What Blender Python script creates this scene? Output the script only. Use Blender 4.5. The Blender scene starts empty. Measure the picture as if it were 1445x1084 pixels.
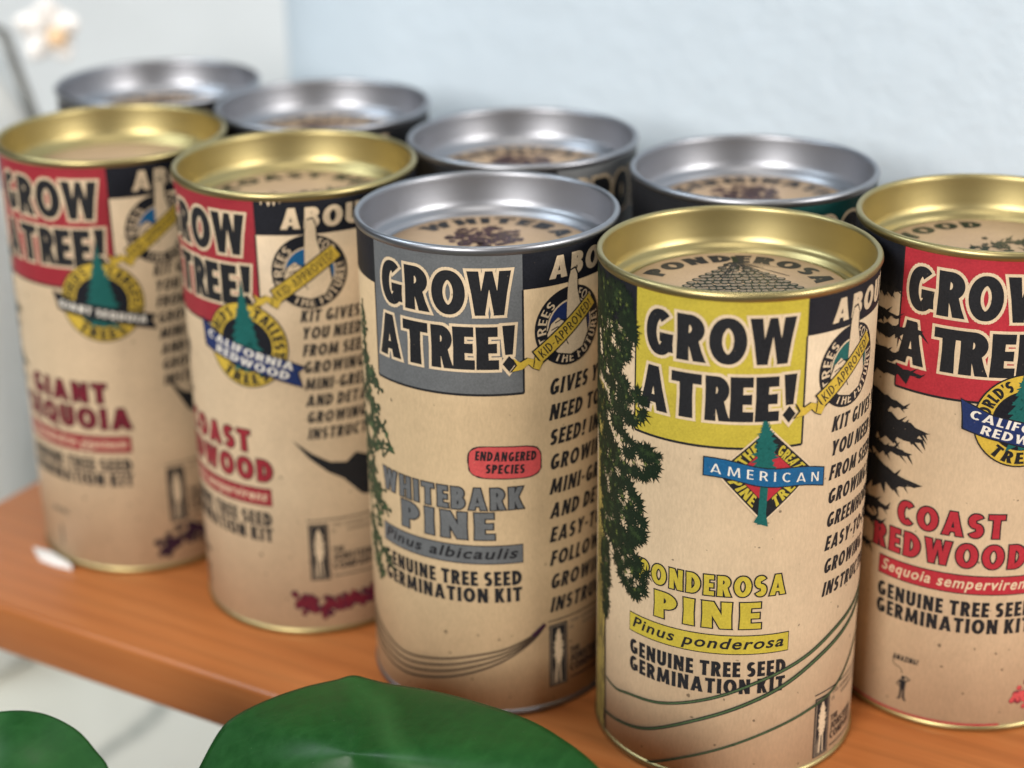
import bpy, bmesh, math, random
from math import sin, cos, pi, radians
from mathutils import Vector, Matrix
from mathutils.geometry import tessellate_polygon

S = bpy.context.scene
COL = S.collection
MM = 0.001

# ------------------------------------------------------------------ camera
cam_d = bpy.data.cameras.new('camera')
cam = bpy.data.objects.new('camera', cam_d); COL.objects.link(cam)
cam_d.sensor_width = 36.0
cam_d.lens = 62.11
cam_d.clip_start = 0.01; cam_d.clip_end = 50
cam.matrix_world = (Matrix.Translation((0, 0, 0.2922))
                    @ Matrix.Rotation(radians(90 - 22.581), 4, 'X')
                    @ Matrix.Rotation(radians(-0.879), 4, 'Z'))
cam_d.dof.use_dof = True
cam_d.dof.focus_distance = 0.469
cam_d.dof.aperture_fstop = 6.0
S.camera = cam

# ------------------------------------------------------------------ world, lamps, exposure
W = bpy.data.worlds.new('World'); S.world = W; W.use_nodes = True
bg = W.node_tree.nodes['Background']
bg.inputs['Color'].default_value = (0.66, 0.66, 0.66, 1)
bg.inputs['Strength'].default_value = 0.03

def area(name, loc, target, size, size_y, power, color):
    l = bpy.data.lights.new(name, 'AREA'); l.shape = 'RECTANGLE'
    l.size = size; l.size_y = size_y; l.energy = power; l.color = color
    o = bpy.data.objects.new(name, l); COL.objects.link(o)
    o.location = loc
    o.rotation_euler = (Vector(target) - Vector(loc)).to_track_quat('-Z', 'Y').to_euler()
    return o
area('window_light', (-1.02, -1.38, 1.00), (0.0, 0.48, 0.05), 0.70, 0.70, 51, (1.0, 0.955, 0.90))
area('right_window_light', (1.55, -0.65, 0.80), (0.05, 0.46, 0.05), 0.60, 0.60, 28, (1.0, 0.945, 0.88))
area('overhead_fill', (0.05, 0.20, 1.50), (0.0, 0.50, 0.0), 0.50, 0.50, 5, (1.0, 0.93, 0.84))  # added overhead fill, lifts the shelf top above its front edge
area('wall_fill', (-0.80, 0.45, 0.85), (-0.17, 1.00, 0.10), 0.4, 0.4, 5.8, (0.82, 0.93, 1.0))  # added fill aimed at the wall and pale board, no fitting there

S.view_settings.view_transform = 'Standard'
S.view_settings.look = 'None'
S.view_settings.exposure = 0.0
S.view_settings.gamma = 1.0
S.view_settings.use_curve_mapping = False
S.render.engine = 'CYCLES'

# ------------------------------------------------------------------ material helpers
def new_mat(name):
    m = bpy.data.materials.new(name); m.use_nodes = True
    nt = m.node_tree
    return m, nt, nt.nodes['Principled BSDF']

def node(nt, kind, **kw):
    n = nt.nodes.new(kind)
    for k, v in kw.items():
        if k in n.inputs: n.inputs[k].default_value = v
        else: setattr(n, k, v)
    return n

def noise(nt, scale, detail=4, rough=0.6, vec=None):
    n = node(nt, 'ShaderNodeTexNoise')
    n.inputs['Scale'].default_value = scale
    n.inputs['Detail'].default_value = detail
    n.inputs['Roughness'].default_value = rough
    if vec is None:
        tc = node(nt, 'ShaderNodeTexCoord'); vec = tc.outputs['Object']
    nt.links.new(vec, n.inputs['Vector'])
    return n

def ramp(nt, fac, stops):
    r = node(nt, 'ShaderNodeValToRGB')
    e = r.color_ramp.elements
    while len(e) < len(stops): e.new(0.5)
    for i, (p, c) in enumerate(stops):
        e[i].position = p
        e[i].color = (c, c, c, 1) if isinstance(c, (int, float)) else (*c, 1)
    nt.links.new(fac, r.inputs['Fac'])
    return r

def mix(nt, fac, a, b, mode='MIX'):
    m = node(nt, 'ShaderNodeMix'); m.data_type = 'RGBA'; m.blend_type = mode
    for sock, v in ((m.inputs['Factor'], fac), (m.inputs['A'], a), (m.inputs['B'], b)):
        # colour sockets share names with float ones: pick by type
        pass
    f = m.inputs[0]; A = m.inputs[6]; B = m.inputs[7]
    for sock, v in ((f, fac), (A, a), (B, b)):
        if hasattr(v, 'is_linked'): nt.links.new(v, sock)
        elif isinstance(v, (int, float)): sock.default_value = v if sock == f else (v, v, v, 1)
        else: sock.default_value = (*v, 1)
    return m.outputs[2]

def bump(nt, b, height, strength, dist):
    n = node(nt, 'ShaderNodeBump')
    n.inputs['Strength'].default_value = strength
    n.inputs['Distance'].default_value = dist
    nt.links.new(height, n.inputs['Height'])
    nt.links.new(n.outputs['Normal'], b.inputs['Normal'])

def kraft_mat(name, base):
    m, nt, b = new_mat(name)
    tc = node(nt, 'ShaderNodeTexCoord'); v = tc.outputs['Object']
    mp = node(nt, 'ShaderNodeMapping'); mp.inputs['Scale'].default_value = (1, 1, 0.35)
    nt.links.new(v, mp.inputs['Vector'])
    fine = noise(nt, 1500, 5, 0.7, mp.outputs['Vector'])
    mid = noise(nt, 160, 4, 0.6, v)
    big = noise(nt, 28, 3, 0.5, v)
    speck = noise(nt, 420, 1, 0.4, v)
    d = tuple(c * 0.90 for c in base); l = tuple(min(1, c * 1.07) for c in base)
    r1 = ramp(nt, fine.outputs['Fac'], [(0.32, d), (0.68, l)])
    r2 = ramp(nt, mid.outputs['Fac'], [(0.3, 0.95), (0.7, 1.03)])
    c = mix(nt, 1.0, r1.outputs['Color'], r2.outputs['Color'], 'MULTIPLY')
    r4 = ramp(nt, big.outputs['Fac'], [(0.3, 0.93), (0.7, 1.05)])
    c = mix(nt, 1.0, c, r4.outputs['Color'], 'MULTIPLY')
    r3 = ramp(nt, speck.outputs['Fac'], [(0.765, 0.0), (0.79, 1.0)])
    c = mix(nt, r3.outputs['Color'], c, tuple(x * 0.35 for x in base))
    nt.links.new(c, b.inputs['Base Color'])
    b.inputs['Roughness'].default_value = 0.50
    b.inputs['Specular IOR Level'].default_value = 0.35
    bump(nt, b, fine.outputs['Fac'], 0.07, 0.0001)
    return m

def ink_mat(name, col, var=0.22, rough=0.48):
    m, nt, b = new_mat(name)
    tc = node(nt, 'ShaderNodeTexCoord'); v = tc.outputs['Object']
    fine = noise(nt, 1700, 4, 0.7, v)
    mid = noise(nt, 140, 3, 0.6, v)
    r = ramp(nt, fine.outputs['Fac'], [(0.3, tuple(c * (1 - var) for c in col)), (0.7, tuple(min(1, c * (1 + var)) for c in col))])
    r2 = ramp(nt, mid.outputs['Fac'], [(0.3, 0.92), (0.7, 1.06)])
    c = mix(nt, 1.0, r.outputs['Color'], r2.outputs['Color'], 'MULTIPLY')
    # worn pinholes where the board shows through
    sp = noise(nt, 900, 2, 0.5, v)
    r3 = ramp(nt, sp.outputs['Fac'], [(0.755, 0.0), (0.80, 0.45)])
    c = mix(nt, r3.outputs['Color'], c, (0.45, 0.34, 0.22))
    nt.links.new(c, b.inputs['Base Color'])
    b.inputs['Roughness'].default_value = rough
    b.inputs['Specular IOR Level'].default_value = 0.20
    bump(nt, b, fine.outputs['Fac'], 0.08, 0.0001)
    return m

def metal_mat(name, col, rough=0.26):
    m, nt, b = new_mat(name)
    tc = node(nt, 'ShaderNodeTexCoord'); v = tc.outputs['Object']
    mp = node(nt, 'ShaderNodeMapping'); mp.inputs['Scale'].default_value = (1, 1, 6)
    nt.links.new(v, mp.inputs['Vector'])
    n1 = noise(nt, 90, 2, 0.4, mp.outputs['Vector'])
    n2 = noise(nt, 700, 3, 0.6, v)
    r = ramp(nt, n1.outputs['Fac'], [(0.3, tuple(c * 0.98 for c in col)), (0.7, col)])
    nt.links.new(r.outputs['Color'], b.inputs['Base Color'])
    b.inputs['Metallic'].default_value = 1.0
    rr = ramp(nt, n1.outputs['Fac'], [(0.3, rough), (0.75, rough * 1.03)])
    nt.links.new(rr.outputs['Color'], b.inputs['Roughness'])
    
    return m

KRAFT = kraft_mat('kraft_board', (0.58, 0.44, 0.285))
KRAFT_DISC = kraft_mat('kraft_disc', (0.46, 0.315, 0.19))
KRAFT_WARM = kraft_mat('kraft_board_tan', (0.55, 0.405, 0.24))
GOLD = metal_mat('gold_tin', (0.40, 0.335, 0.160), 0.40)
SILVER = metal_mat('silver_tin', (0.32, 0.33, 0.36), 0.40)
INK = dict(
    black=ink_mat('black_ink', (0.016, 0.0165, 0.019), 0.3),
    navy=ink_mat('navy_ink', (0.011, 0.0120, 0.017), 0.3),
    yellow=ink_mat('yellow_ink', (0.47, 0.375, 0.046), 0.14),
    gold=ink_mat('golden_ink', (0.55, 0.38, 0.05), 0.16),
    shadedteal=ink_mat('shaded_teal_ink', (0.006, 0.045, 0.042), 0.2),  # teal with the shade behind the front can mixed into its colour
    red=ink_mat('red_ink', (0.39, 0.028, 0.040), 0.16),
    dullred=ink_mat('dull_red_ink', (0.29, 0.026, 0.036), 0.16),
    stamp=ink_mat('pinkish_red_ink', (0.52, 0.075, 0.075), 0.2),
    grey=ink_mat('grey_ink', (0.125, 0.131, 0.136), 0.18),
    cream=ink_mat('cream_paper', (0.64, 0.50, 0.335), 0.12),
    teal=ink_mat('teal_ink', (0.012, 0.105, 0.095), 0.2),
    blue=ink_mat('blue_ink', (0.012, 0.10, 0.235), 0.2),
    royal=ink_mat('royal_blue_ink', (0.016, 0.030, 0.11), 0.2),
    white=ink_mat('white_ink', (0.72, 0.68, 0.60), 0.1),
    green=ink_mat('dark_green_ink', (0.010, 0.019, 0.010), 0.35),
    midgreen=ink_mat('mid_green_ink', (0.024, 0.042, 0.016), 0.3),
    lime=ink_mat('lime_ink', (0.11, 0.135, 0.035), 0.3),
    needle=ink_mat('needle_green_ink', (0.060, 0.105, 0.045), 0.3),
    twig=ink_mat('twig_green_ink', (0.030, 0.050, 0.026), 0.3),
    bark=ink_mat('yellow_bark_ink', (0.36, 0.27, 0.075), 0.3),
    brown=ink_mat('brown_ink', (0.075, 0.045, 0.026), 0.3),
    maroon=ink_mat('maroon_ink', (0.16, 0.016, 0.028), 0.4),
    plum=ink_mat('plum_ink', (0.04, 0.012, 0.03), 0.4),
    grime=ink_mat('faded_grey_ink', (0.22, 0.17, 0.12), 0.2),
)
INK_ORDER = list(INK)
INK_IDX = {k: i for i, k in enumerate(INK_ORDER)}

# ------------------------------------------------------------------ object helpers
def tag(o, label=None, cat=None, group=None, kind=None):
    if label: o['label'] = label
    if cat: o['category'] = cat
    if group: o['group'] = group
    if kind: o['kind'] = kind
    return o

def empty(name, loc):
    o = bpy.data.objects.new(name, None); COL.objects.link(o); o.location = loc
    o.empty_display_size = 0.01
    return o

def mesh_obj(name, verts, faces, mats, parent=None, smooth=True, fmats=None):
    me = bpy.data.meshes.new(name)
    me.from_pydata(verts, [], faces)
    for m in (mats if isinstance(mats, (list, tuple)) else [mats]): me.materials.append(m)
    if fmats: me.polygons.foreach_set('material_index', fmats)
    if smooth: me.polygons.foreach_set('use_smooth', [True] * len(me.polygons))
    me.update()
    o = bpy.data.objects.new(name, me); COL.objects.link(o)
    if parent: o.parent = parent
    return o

def lathe(name, prof, mat, parent=None, n=192, sharp=None):
    """prof: (radius, z) in metres, turned about z."""
    vs, fs = [], []
    for r, z in prof:
        for k in range(n):
            a = 2 * pi * k / n
            vs.append((r * cos(a), r * sin(a), z))
    for i in range(len(prof) - 1):
        for k in range(n):
            k2 = (k + 1) % n
            fs.append((i * n + k, i * n + k2, (i + 1) * n + k2, (i + 1) * n + k))
    o = mesh_obj(name, vs, fs, mat, parent)
    me = o.data
    if prof[-1][0] < 1e-6:
        bm = bmesh.new(); bm.from_mesh(me)
        bmesh.ops.remove_doubles(bm, verts=bm.verts, dist=1e-7)
        bm.to_mesh(me); bm.free()
        me.polygons.foreach_set('use_smooth', [True] * len(me.polygons))
    return o

# ------------------------------------------------------------------ drawn lettering
def arc_pts(cx, cy, rx, ry, a0, a1, n=18):
    return [(cx + rx * cos(radians(a0 + (a1 - a0) * i / n)), cy + ry * sin(radians(a0 + (a1 - a0) * i / n))) for i in range(n + 1)]

def band(pts, w, t, closed=False):
    """stroke of a varying width: w where it runs upright, t where it runs level"""
    n = len(pts); L, R = [], []
    for i in range(n):
        if closed: a, b = pts[(i - 1) % n], pts[(i + 1) % n]
        else: a, b = pts[max(i - 1, 0)], pts[min(i + 1, n - 1)]
        dx, dy = b[0] - a[0], b[1] - a[1]; l = math.hypot(dx, dy) or 1
        nx, ny = -dy / l, dx / l
        hw = 0.5 * (t + (w - t) * abs(dy / l) ** 1.3)
        L.append((pts[i][0] + nx * hw, pts[i][1] + ny * hw)); R.append((pts[i][0] - nx * hw, pts[i][1] - ny * hw))
    out = []
    for i in range(n if closed else n - 1):
        j = (i + 1) % n
        out.append([R[i], R[j], L[j], L[i]])
    return out

FL = 0.10
def V(x, w, y0=0.0, y1=1.0, xt=None, wt=None):
    xt = x if xt is None else xt; wt = w if wt is None else wt
    xm, ym, wm = (x + xt) / 2, (y0 + y1) / 2, (w + wt) / 2 * (1 - FL)
    return [[(x - w / 2, y0), (x + w / 2, y0), (xm + wm / 2, ym), (xm - wm / 2, ym)],
            [(xm - wm / 2, ym), (xm + wm / 2, ym), (xt + wt / 2, y1), (xt - wt / 2, y1)]]
def Hb(x0, x1, y, t, flare=0.18):
    return [[(x0, y - t / 2), (x1, y - t / 2 * (1 + flare)), (x1, y + t / 2 * (1 + flare)), (x0, y + t / 2)]]

def glyph(ch, w):
    """letter on a cap height of 1 as convex pieces; returns (advance, pieces)"""
    t = w * 0.80; h = w / 2
    def bowl(x0, xr, y0, y1):
        ry = (y1 - y0 - t) / 2; cy = (y0 + y1) / 2; rx = min(ry, (xr - x0) * 0.62)
        xa = xr - h - rx
        return band([(x0, y1 - t / 2)] + arc_pts(xa, cy, rx, ry, 90, -90, 16) + [(x0, y0 + t / 2)], w, t)
    if ch == 'A':
        Wd = 0.62 + w * 0.55
        return Wd, V(h, w, 0, 1, Wd / 2 - w * .06, w * .9) + V(Wd - h, w, 0, 1, Wd / 2 + w * .06, w * .9) + [[(Wd * .24, .17), (Wd * .76, .17), (Wd * .70, .17 + t * .8), (Wd * .30, .17 + t * .8)]]
    if ch == 'B':
        Wd = 0.42 + w * .65
        return Wd, V(h, w) + bowl(h, Wd - .03, .50 - t * .1, 1) + bowl(h, Wd, 0, .50 + t * .5)
    if ch == 'C':
        Wd = 0.52 + w * .5
        return Wd, band(arc_pts(.5 * Wd + .06, .5, .5 * Wd + .04 - h, .5 - t / 2, 48, 312, 26), w, t)
    if ch == 'D':
        Wd = 0.52 + w * .55
        return Wd, V(h, w) + bowl(h, Wd, 0, 1)
    if ch == 'E':
        Wd = 0.34 + w * .5
        return Wd, V(h, w) + Hb(h, Wd, 1 - t / 2, t, 0) + Hb(h, Wd - .02, .5, t * .92, .1) + Hb(h, Wd + .02, t / 2, t, 0)
    if ch == 'F':
        Wd = 0.32 + w * .5
        return Wd, V(h, w) + Hb(h, Wd, 1 - t / 2, t, 0) + Hb(h, Wd - .03, .50, t * .92, .1)
    if ch == 'G':
        Wd = 0.58 + w * .5
        return Wd, band(arc_pts(.5 * Wd + .02, .5, .5 * Wd - h, .5 - t / 2, 50, 332, 28), w, t) + V(Wd - h, w, .10, .50) + Hb(.52 * Wd, Wd - h, .5 - t * .45, t * .9, 0)
    if ch == 'H':
        Wd = 0.46 + w * .75
        return Wd, V(h, w) + V(Wd - h, w) + Hb(h, Wd - h, .5, t, 0)
    if ch == 'I':
        return w, V(h, w)
    if ch == 'J':
        Wd = .30 + w * .5
        return Wd, V(Wd - h, w, .28, 1) + band(arc_pts(Wd * .5 - .04, .28, Wd * .5 + .04 - h, .28 - t / 2, 0, -130, 12), w, t)
    if ch == 'K':
        Wd = 0.46 + w * .7
        return Wd, V(h, w) + V(w * .95, w * .95, .42, 1, Wd - w * .55, w * .95) + V(Wd - w * .5, w, 0, .60, w * 1.05, w * .9)
    if ch == 'L':
        Wd = 0.32 + w * .5
        return Wd, V(h, w) + Hb(h, Wd, t / 2, t, 0)
    if ch == 'M':
        Wd = 0.72 + w * .7
        return Wd, V(h, w, 0, 1, h + .05, w * .85) + V(Wd - h, w, 0, 1, Wd - h - .05, w * .85) + V(Wd / 2, w * .7, .08, 1, h + .08, w * .8) + V(Wd / 2, w * .7, .08, 1, Wd - h - .08, w * .8)
    if ch == 'N':
        Wd = 0.50 + w * .75
        return Wd, V(h, w * .92) + V(Wd - h, w * .92) + V(Wd - w * .55, w, 0, 1, w * .55, w)
    if ch == 'O':
        Wd = 0.66 + w * .5
        return Wd, band(arc_pts(Wd / 2, .5, Wd / 2 - h, .5 - t / 2, 0, 360, 40)[:-1], w, t, True)
    if ch == 'P':
        Wd = 0.40 + w * .65
        return Wd, V(h, w) + bowl(h, Wd, .36, 1)
    if ch == 'Q':
        Wd = 0.66 + w * .5
        return Wd, band(arc_pts(Wd / 2, .5, Wd / 2 - h, .5 - t / 2, 0, 360, 40)[:-1], w, t, True) + V(Wd - .06, w * .8, -.12, .28, Wd * .6, w * .7)
    if ch == 'R':
        Wd = 0.44 + w * .65
        return Wd, V(h, w) + bowl(h, Wd - .02, .38, 1) + V(Wd - h + .02, w, 0, .46, Wd * .55, w * .95)
    if ch == 'S':
        Wd = 0.40 + w * .55; ry = (1 - t) / 4; rx = Wd / 2 - h
        p = arc_pts(Wd / 2, .5 + ry, rx, ry, 32, 270, 20) + arc_pts(Wd / 2, .5 - ry, rx, ry, 90, -148, 20)[1:]
        return Wd, band(p, w, t)
    if ch == 'T':
        Wd = 0.40 + w * .75
        return Wd, V(Wd / 2, w) + Hb(0, Wd, 1 - t / 2, t, 0)
    if ch == 'U':
        Wd = 0.48 + w * .65; ry = .32
        return Wd, band([(h, 1), (h, .7)] + arc_pts(Wd / 2, ry, Wd / 2 - h, ry - t / 2, 180, 360, 20) + [(Wd - h, .7), (Wd - h, 1)], w, t)
    if ch == 'V':
        Wd = .56 + w * .6
        return Wd, V(Wd / 2 - w * .05, w * .9, 0, 1, h, w) + V(Wd / 2 + w * .05, w * .9, 0, 1, Wd - h, w)
    if ch == 'W':
        Wd = 0.78 + w * .9
        a, b = Wd * .29, Wd * .71
        return Wd, V(a, w * .9, 0, 1, h, w) + V(a, w * .8, 0, 1, Wd / 2, w * .62) + V(b, w * .8, 0, 1, Wd / 2, w * .62) + V(b, w * .9, 0, 1, Wd - h, w)
    if ch == 'X':
        Wd = .5 + w * .7
        return Wd, V(h, w, 0, 1, Wd - h, w) + V(Wd - h, w, 0, 1, h, w)
    if ch == 'Y':
        Wd = .50 + w * .7
        return Wd, V(Wd / 2, w, 0, .5) + V(Wd / 2, w * .9, .38, 1, h, w) + V(Wd / 2, w * .9, .38, 1, Wd - h, w)
    if ch == 'Z':
        Wd = .44 + w * .6
        return Wd, Hb(0, Wd, 1 - t / 2, t, 0) + Hb(0, Wd, t / 2, t, 0) + V(w * .55, w, t * .5, 1 - t * .5, Wd - w * .55, w)
    if ch == '!':
        Wd = w * 1.25; c = Wd / 2; d = w * .62
        return Wd, [[(c - w * .36, .33), (c + w * .36, .33), (c + w * .6, 1), (c - w * .6, 1)], [(c, .12 - d), (c + d, .12), (c, .12 + d), (c - d, .12)]]
    if ch == "'":
        return w * .7, [[(w * .15, .68), (w * .5, .68), (w * .7, 1), (0, 1)]]
    if ch == '-':
        return .30, Hb(.02, .28, .45, t * .85, 0)
    if ch == '.':
        return w, [[(0, 0), (w, 0), (w, w), (0, w)]]
    return .30, []

def layout(s, w, sp=0.10):
    """text on cap height 1: list of pieces and the whole width"""
    x = 0; out = []
    for i, ch in enumerate(s):
        adv, pc = glyph(ch, w)
        out += [[(px + x, py) for px, py in q] for q in pc]
        x += adv + (sp if ch != ' ' else 0)
    return out, max(x - sp, .01)

def grow(q, o):
    """push the edges of a convex piece outwards by o"""
    n = len(q)
    ar = sum(q[i][0] * q[(i + 1) % n][1] - q[(i + 1) % n][0] * q[i][1] for i in range(n))
    if abs(ar) < 1e-12: return q
    s = 1 if ar > 0 else -1; res = []
    for i in range(n):
        a, b, c = q[i - 1], q[i], q[(i + 1) % n]
        d1 = (b[0] - a[0], b[1] - a[1]); d2 = (c[0] - b[0], c[1] - b[1])
        l1 = math.hypot(*d1) or 1e-9; l2 = math.hypot(*d2) or 1e-9
        n1 = (s * d1[1] / l1, -s * d1[0] / l1); n2 = (s * d2[1] / l2, -s * d2[0] / l2)
        k = 1 + n1[0] * n2[0] + n1[1] * n2[1]; k = max(k, .35)
        res.append((b[0] + o * (n1[0] + n2[0]) / k, b[1] + o * (n1[1] + n2[1]) / k))
    return res

_font_cache = {}
def font_tris(s, bold=0.0, shear=0.0, space=1.0):
    """lower-case lettering from Blender's built-in font, as triangles"""
    key = (s, bold, shear, space)
    if key in _font_cache: return _font_cache[key]
    cu = bpy.data.curves.new('lettering', 'FONT'); cu.body = s; cu.offset = bold; cu.shear = shear
    cu.space_character = space; cu.resolution_u = 4
    o = bpy.data.objects.new('lettering', cu); COL.objects.link(o)
    dg = bpy.context.evaluated_depsgraph_get(); dg.update()
    me = o.evaluated_get(dg).to_mesh(); me.calc_loop_triangles()
    vs = [(v.co.x, v.co.y) for v in me.vertices]
    tr = [[vs[i] for i in t.vertices] for t in me.loop_triangles]
    o.evaluated_get(dg).to_mesh_clear()
    bpy.data.objects.remove(o); bpy.data.curves.remove(cu)
    xs = [p[0] for t in tr for p in t]
    x0, x1 = min(xs), max(xs)
    tr = [[(x - x0, y) for x, y in t] for t in tr]
    _font_cache[key] = (tr, x1 - x0)
    return _font_cache[key]

# ------------------------------------------------------------------ printed label wrapped round a tube
RU = 0.038          # unit of the label: the radius of the can's rim
RB = 0.980          # radius of the paper tube, in units
HT = 3.833          # height of the can, in units
D2U = pi / 180 * RB

class Print:
    """flat print pieces (u along the girth, v up, in units), layered a few hundredths of a millimetre apart"""
    def __init__(self): self.items = []; self.k = 0
    def poly(self, pts, ink, layer):
        self.k += 1
        self.items.append((pts, INK_IDX[ink], layer * 22e-6 + (self.k % 13) * 1.2e-6))
    def shape(self, pts, ink, layer):
        tr = tessellate_polygon([[Vector((x, y, 0)) for x, y in pts]])
        for t in tr: self.poly([pts[i] for i in t], ink, layer)
    def rect(self, u0, u1, v0, v1, ink, layer):
        self.poly([(u0, v0), (u1, v0), (u1, v1), (u0, v1)], ink, layer)
    def text(self, s, u0, u1, v0, v1, ink, layer, w=.24, sp=.10, shear=0, outline=None, clipw=None, fn=None, left=False):
        pcs, wd = layout(s, w, sp); hgt = v1 - v0
        k = (u1 - u0) / wd if not left else left * hgt
        for q in pcs:
            p = [(u0 + x * k + shear * y * hgt, v0 + y * hgt) for x, y in q]
            if outline:
                g = grow(p, outline[1]); self.poly([fn(*a) for a in g] if fn else g, outline[0], layer - 1)
            self.poly([fn(*a) for a in p] if fn else p, ink, layer)
    def arc_text(self, s, cu, cv, r, a0, a1, hgt, ink, layer, w=.22, sp=.12, inward=False):
        """capitals round a circle from a0 to a1 degrees; inward: feet away from the centre reversed"""
        pcs, wd = layout(s, w, sp)
        for q in pcs:
            p = []
            for x, y in q:
                a = radians(a0 + (a1 - a0) * x / wd)
                rr = (r + y * hgt) if not inward else (r + hgt - y * hgt)
                p.append((cu + rr * cos(a), cv + rr * sin(a)))
            self.poly(p, ink, layer)
    def latin(self, s, u0, u1, v0, xh, ink, layer, bold=.02, space=1.15, shear=.25):
        tr, wd = font_tris(s, bold, shear, space); k = (u1 - u0) / wd
        for t in tr: self.poly([(u0 + x * k, v0 + y * xh) for x, y in t], ink, layer)
    def disc(self, cu, cv, r, ink, layer, r0=0, a0=0, a1=360, n=48):
        for i in range(n):
            b0, b1 = radians(a0 + (a1 - a0) * i / n), radians(a0 + (a1 - a0) * (i + 1) / n)
            if r0 > 0: self.poly([(cu + r0 * cos(b0), cv + r0 * sin(b0)), (cu + r * cos(b0), cv + r * sin(b0)), (cu + r * cos(b1), cv + r * sin(b1)), (cu + r0 * cos(b1), cv + r0 * sin(b1))], ink, layer)
            else: self.poly([(cu, cv), (cu + r * cos(b0), cv + r * sin(b0)), (cu + r * cos(b1), cv + r * sin(b1))], ink, layer)
    def line(self, pts, w, ink, layer, w1=None):
        n = len(pts); L, R = [], []
        for i in range(n):
            a, b = pts[max(i - 1, 0)], pts[min(i + 1, n - 1)]
            dx, dy = b[0] - a[0], b[1] - a[1]; l = math.hypot(dx, dy) or 1
            hw = .5 * (w + ((w1 if w1 is not None else w) - w) * i / max(n - 1, 1))
            L.append((pts[i][0] - dy / l * hw, pts[i][1] + dx / l * hw)); R.append((pts[i][0] + dy / l * hw, pts[i][1] - dx / l * hw))
        for i in range(n - 1): self.poly([R[i], R[i + 1], L[i + 1], L[i]], ink, layer)
    def star(self, cu, cv, r, ink, layer, rnd, spikes=8, inner=.45, stretch=1.0):
        ph = rnd.random() * 6.28; ring = []
        for i in range(spikes * 2):
            a = ph + pi * i / spikes
            rr = r * (inner if i % 2 else (0.75 + .5 * rnd.random()))
            ring.append((cu + rr * cos(a) * stretch, cv + rr * sin(a)))
        for i in range(len(ring)):
            self.poly([(cu, cv), ring[i], ring[(i + 1) % len(ring)]], ink, layer)

    def build(self, name, parent, phi, flat=None):
        """cut at every few degrees and wrap round the tube; phi: heading of u = 0"""
        du = 0.030; vs, fs, fm, nm = [], [], [], []
        def clip(p, c, keep_hi):
            out = []
            for i in range(len(p)):
                a, b = p[i], p[(i + 1) % len(p)]
                ia = (a[0] >= c) if keep_hi else (a[0] <= c); ib = (b[0] >= c) if keep_hi else (b[0] <= c)
                if ia: out.append(a)
                if ia != ib:
                    f = (c - a[0]) / (b[0] - a[0]); out.append((c, a[1] + f * (b[1] - a[1])))
            return out
        for pts, mi, z in self.items:
            if flat is None:
                pts = [(x, max(.045, min(3.79, y))) for x, y in pts]
            xs = [p[0] for p in pts]; i0, i1 = math.floor(min(xs) / du), math.floor(max(xs) / du)
            pieces = [pts]
            if flat is None and i1 > i0:
                pieces = []; rest = pts
                for i in range(i0, i1):
                    c = (i + 1) * du
                    a = clip(rest, c, False); rest = clip(rest, c, True)
                    if len(a) > 2: pieces.append(a)
                    if len(rest) < 3: break
                if len(rest) > 2: pieces.append(rest)
            for pc in pieces:
                ar = sum(pc[i][0] * pc[(i + 1) % len(pc)][1] - pc[(i + 1) % len(pc)][0] * pc[i][1] for i in range(len(pc)))
                if abs(ar) < 1e-9: continue
                if ar < 0: pc = pc[::-1]
                b = len(vs)
                for x, y in pc:
                    if flat is None:
                        a = radians(phi) + x / RB; R = RB * RU + 6e-6 + z
                        vs.append((R * cos(a), R * sin(a), y * RU)); nm.append((cos(a), sin(a), 0))
                    else:
                        vs.append((x * RU, y * RU, flat + z)); nm.append((0, 0, 1))
                fs.append(tuple(range(b, b + len(pc)))); fm.append(mi)
        o = mesh_obj(name, vs, fs, [INK[k] for k in INK_ORDER], parent, True, fm)
        o.data.normals_split_custom_set_from_vertices(nm)
        return o

def dg(s): return s * D2U     # degrees round the can -> units

# ---- pieces of artwork shared by the labels
def art_headline(P, ink, left=-71.5, split=False):
    P.rect(dg(left), 0, 2.715, 3.79, ink, 2)
    P.line([(dg(left), 2.715), (0, 2.715)], .018, 'black', 3)
    P.line([(dg(left), 2.715), (dg(left), 3.79)], .014, 'black', 3)
    P.line([(0, 2.715), (0, 3.50)], .014, 'black', 3)
    o = ('cream', .021)
    top = (('G', -66, -53.2), ('R', -51.8, -40.0), ('O', -38.6, -24), ('W', -23.2, -4.8)) if not split else (('G', -68.2, -56), ('R', -54.6, -43.2), ('O', -42, -28.2), ('W', -27.2, -8))
    for ch, a, b in top:
        P.text(ch, dg(a), dg(b), 3.325, 3.655, 'black', 6, .275, outline=o)
    a0, t0 = (-68.6, -53.6) if not split else (-71.8, -54.6)
    rows = [('A', a0, a0 + 13.4), ('T', t0, t0 + 12.6), ('R', -39.6, -29.8), ('E', -29.9, -20.9), ('E', -20.0, -10.8)]
    if split: rows[2:] = [('R', -43.6, -32.0), ('E', -31.2, -21.6), ('E', -20.6, -11.2)]
    for ch, a, b in rows:
        P.text(ch, dg(a), dg(b), 2.912, 3.238, 'black', 6, .285, outline=o)
    P.text('!', dg(-9), dg(-3.4), 2.912, 3.245, 'black', 6, .30, outline=o)

def art_band(P, round_left=True):
    P.rect(dg(0), dg(112), 3.50, 3.79, 'navy', 1)
    P.rect(dg(-150), dg(-71.5), 3.43, 3.79, 'navy', 1)
    P.text('ABOUT THIS', dg(11.8), dg(92), 3.548, 3.715, 'cream', 3, .27, sp=.13, shear=.10)

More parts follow.
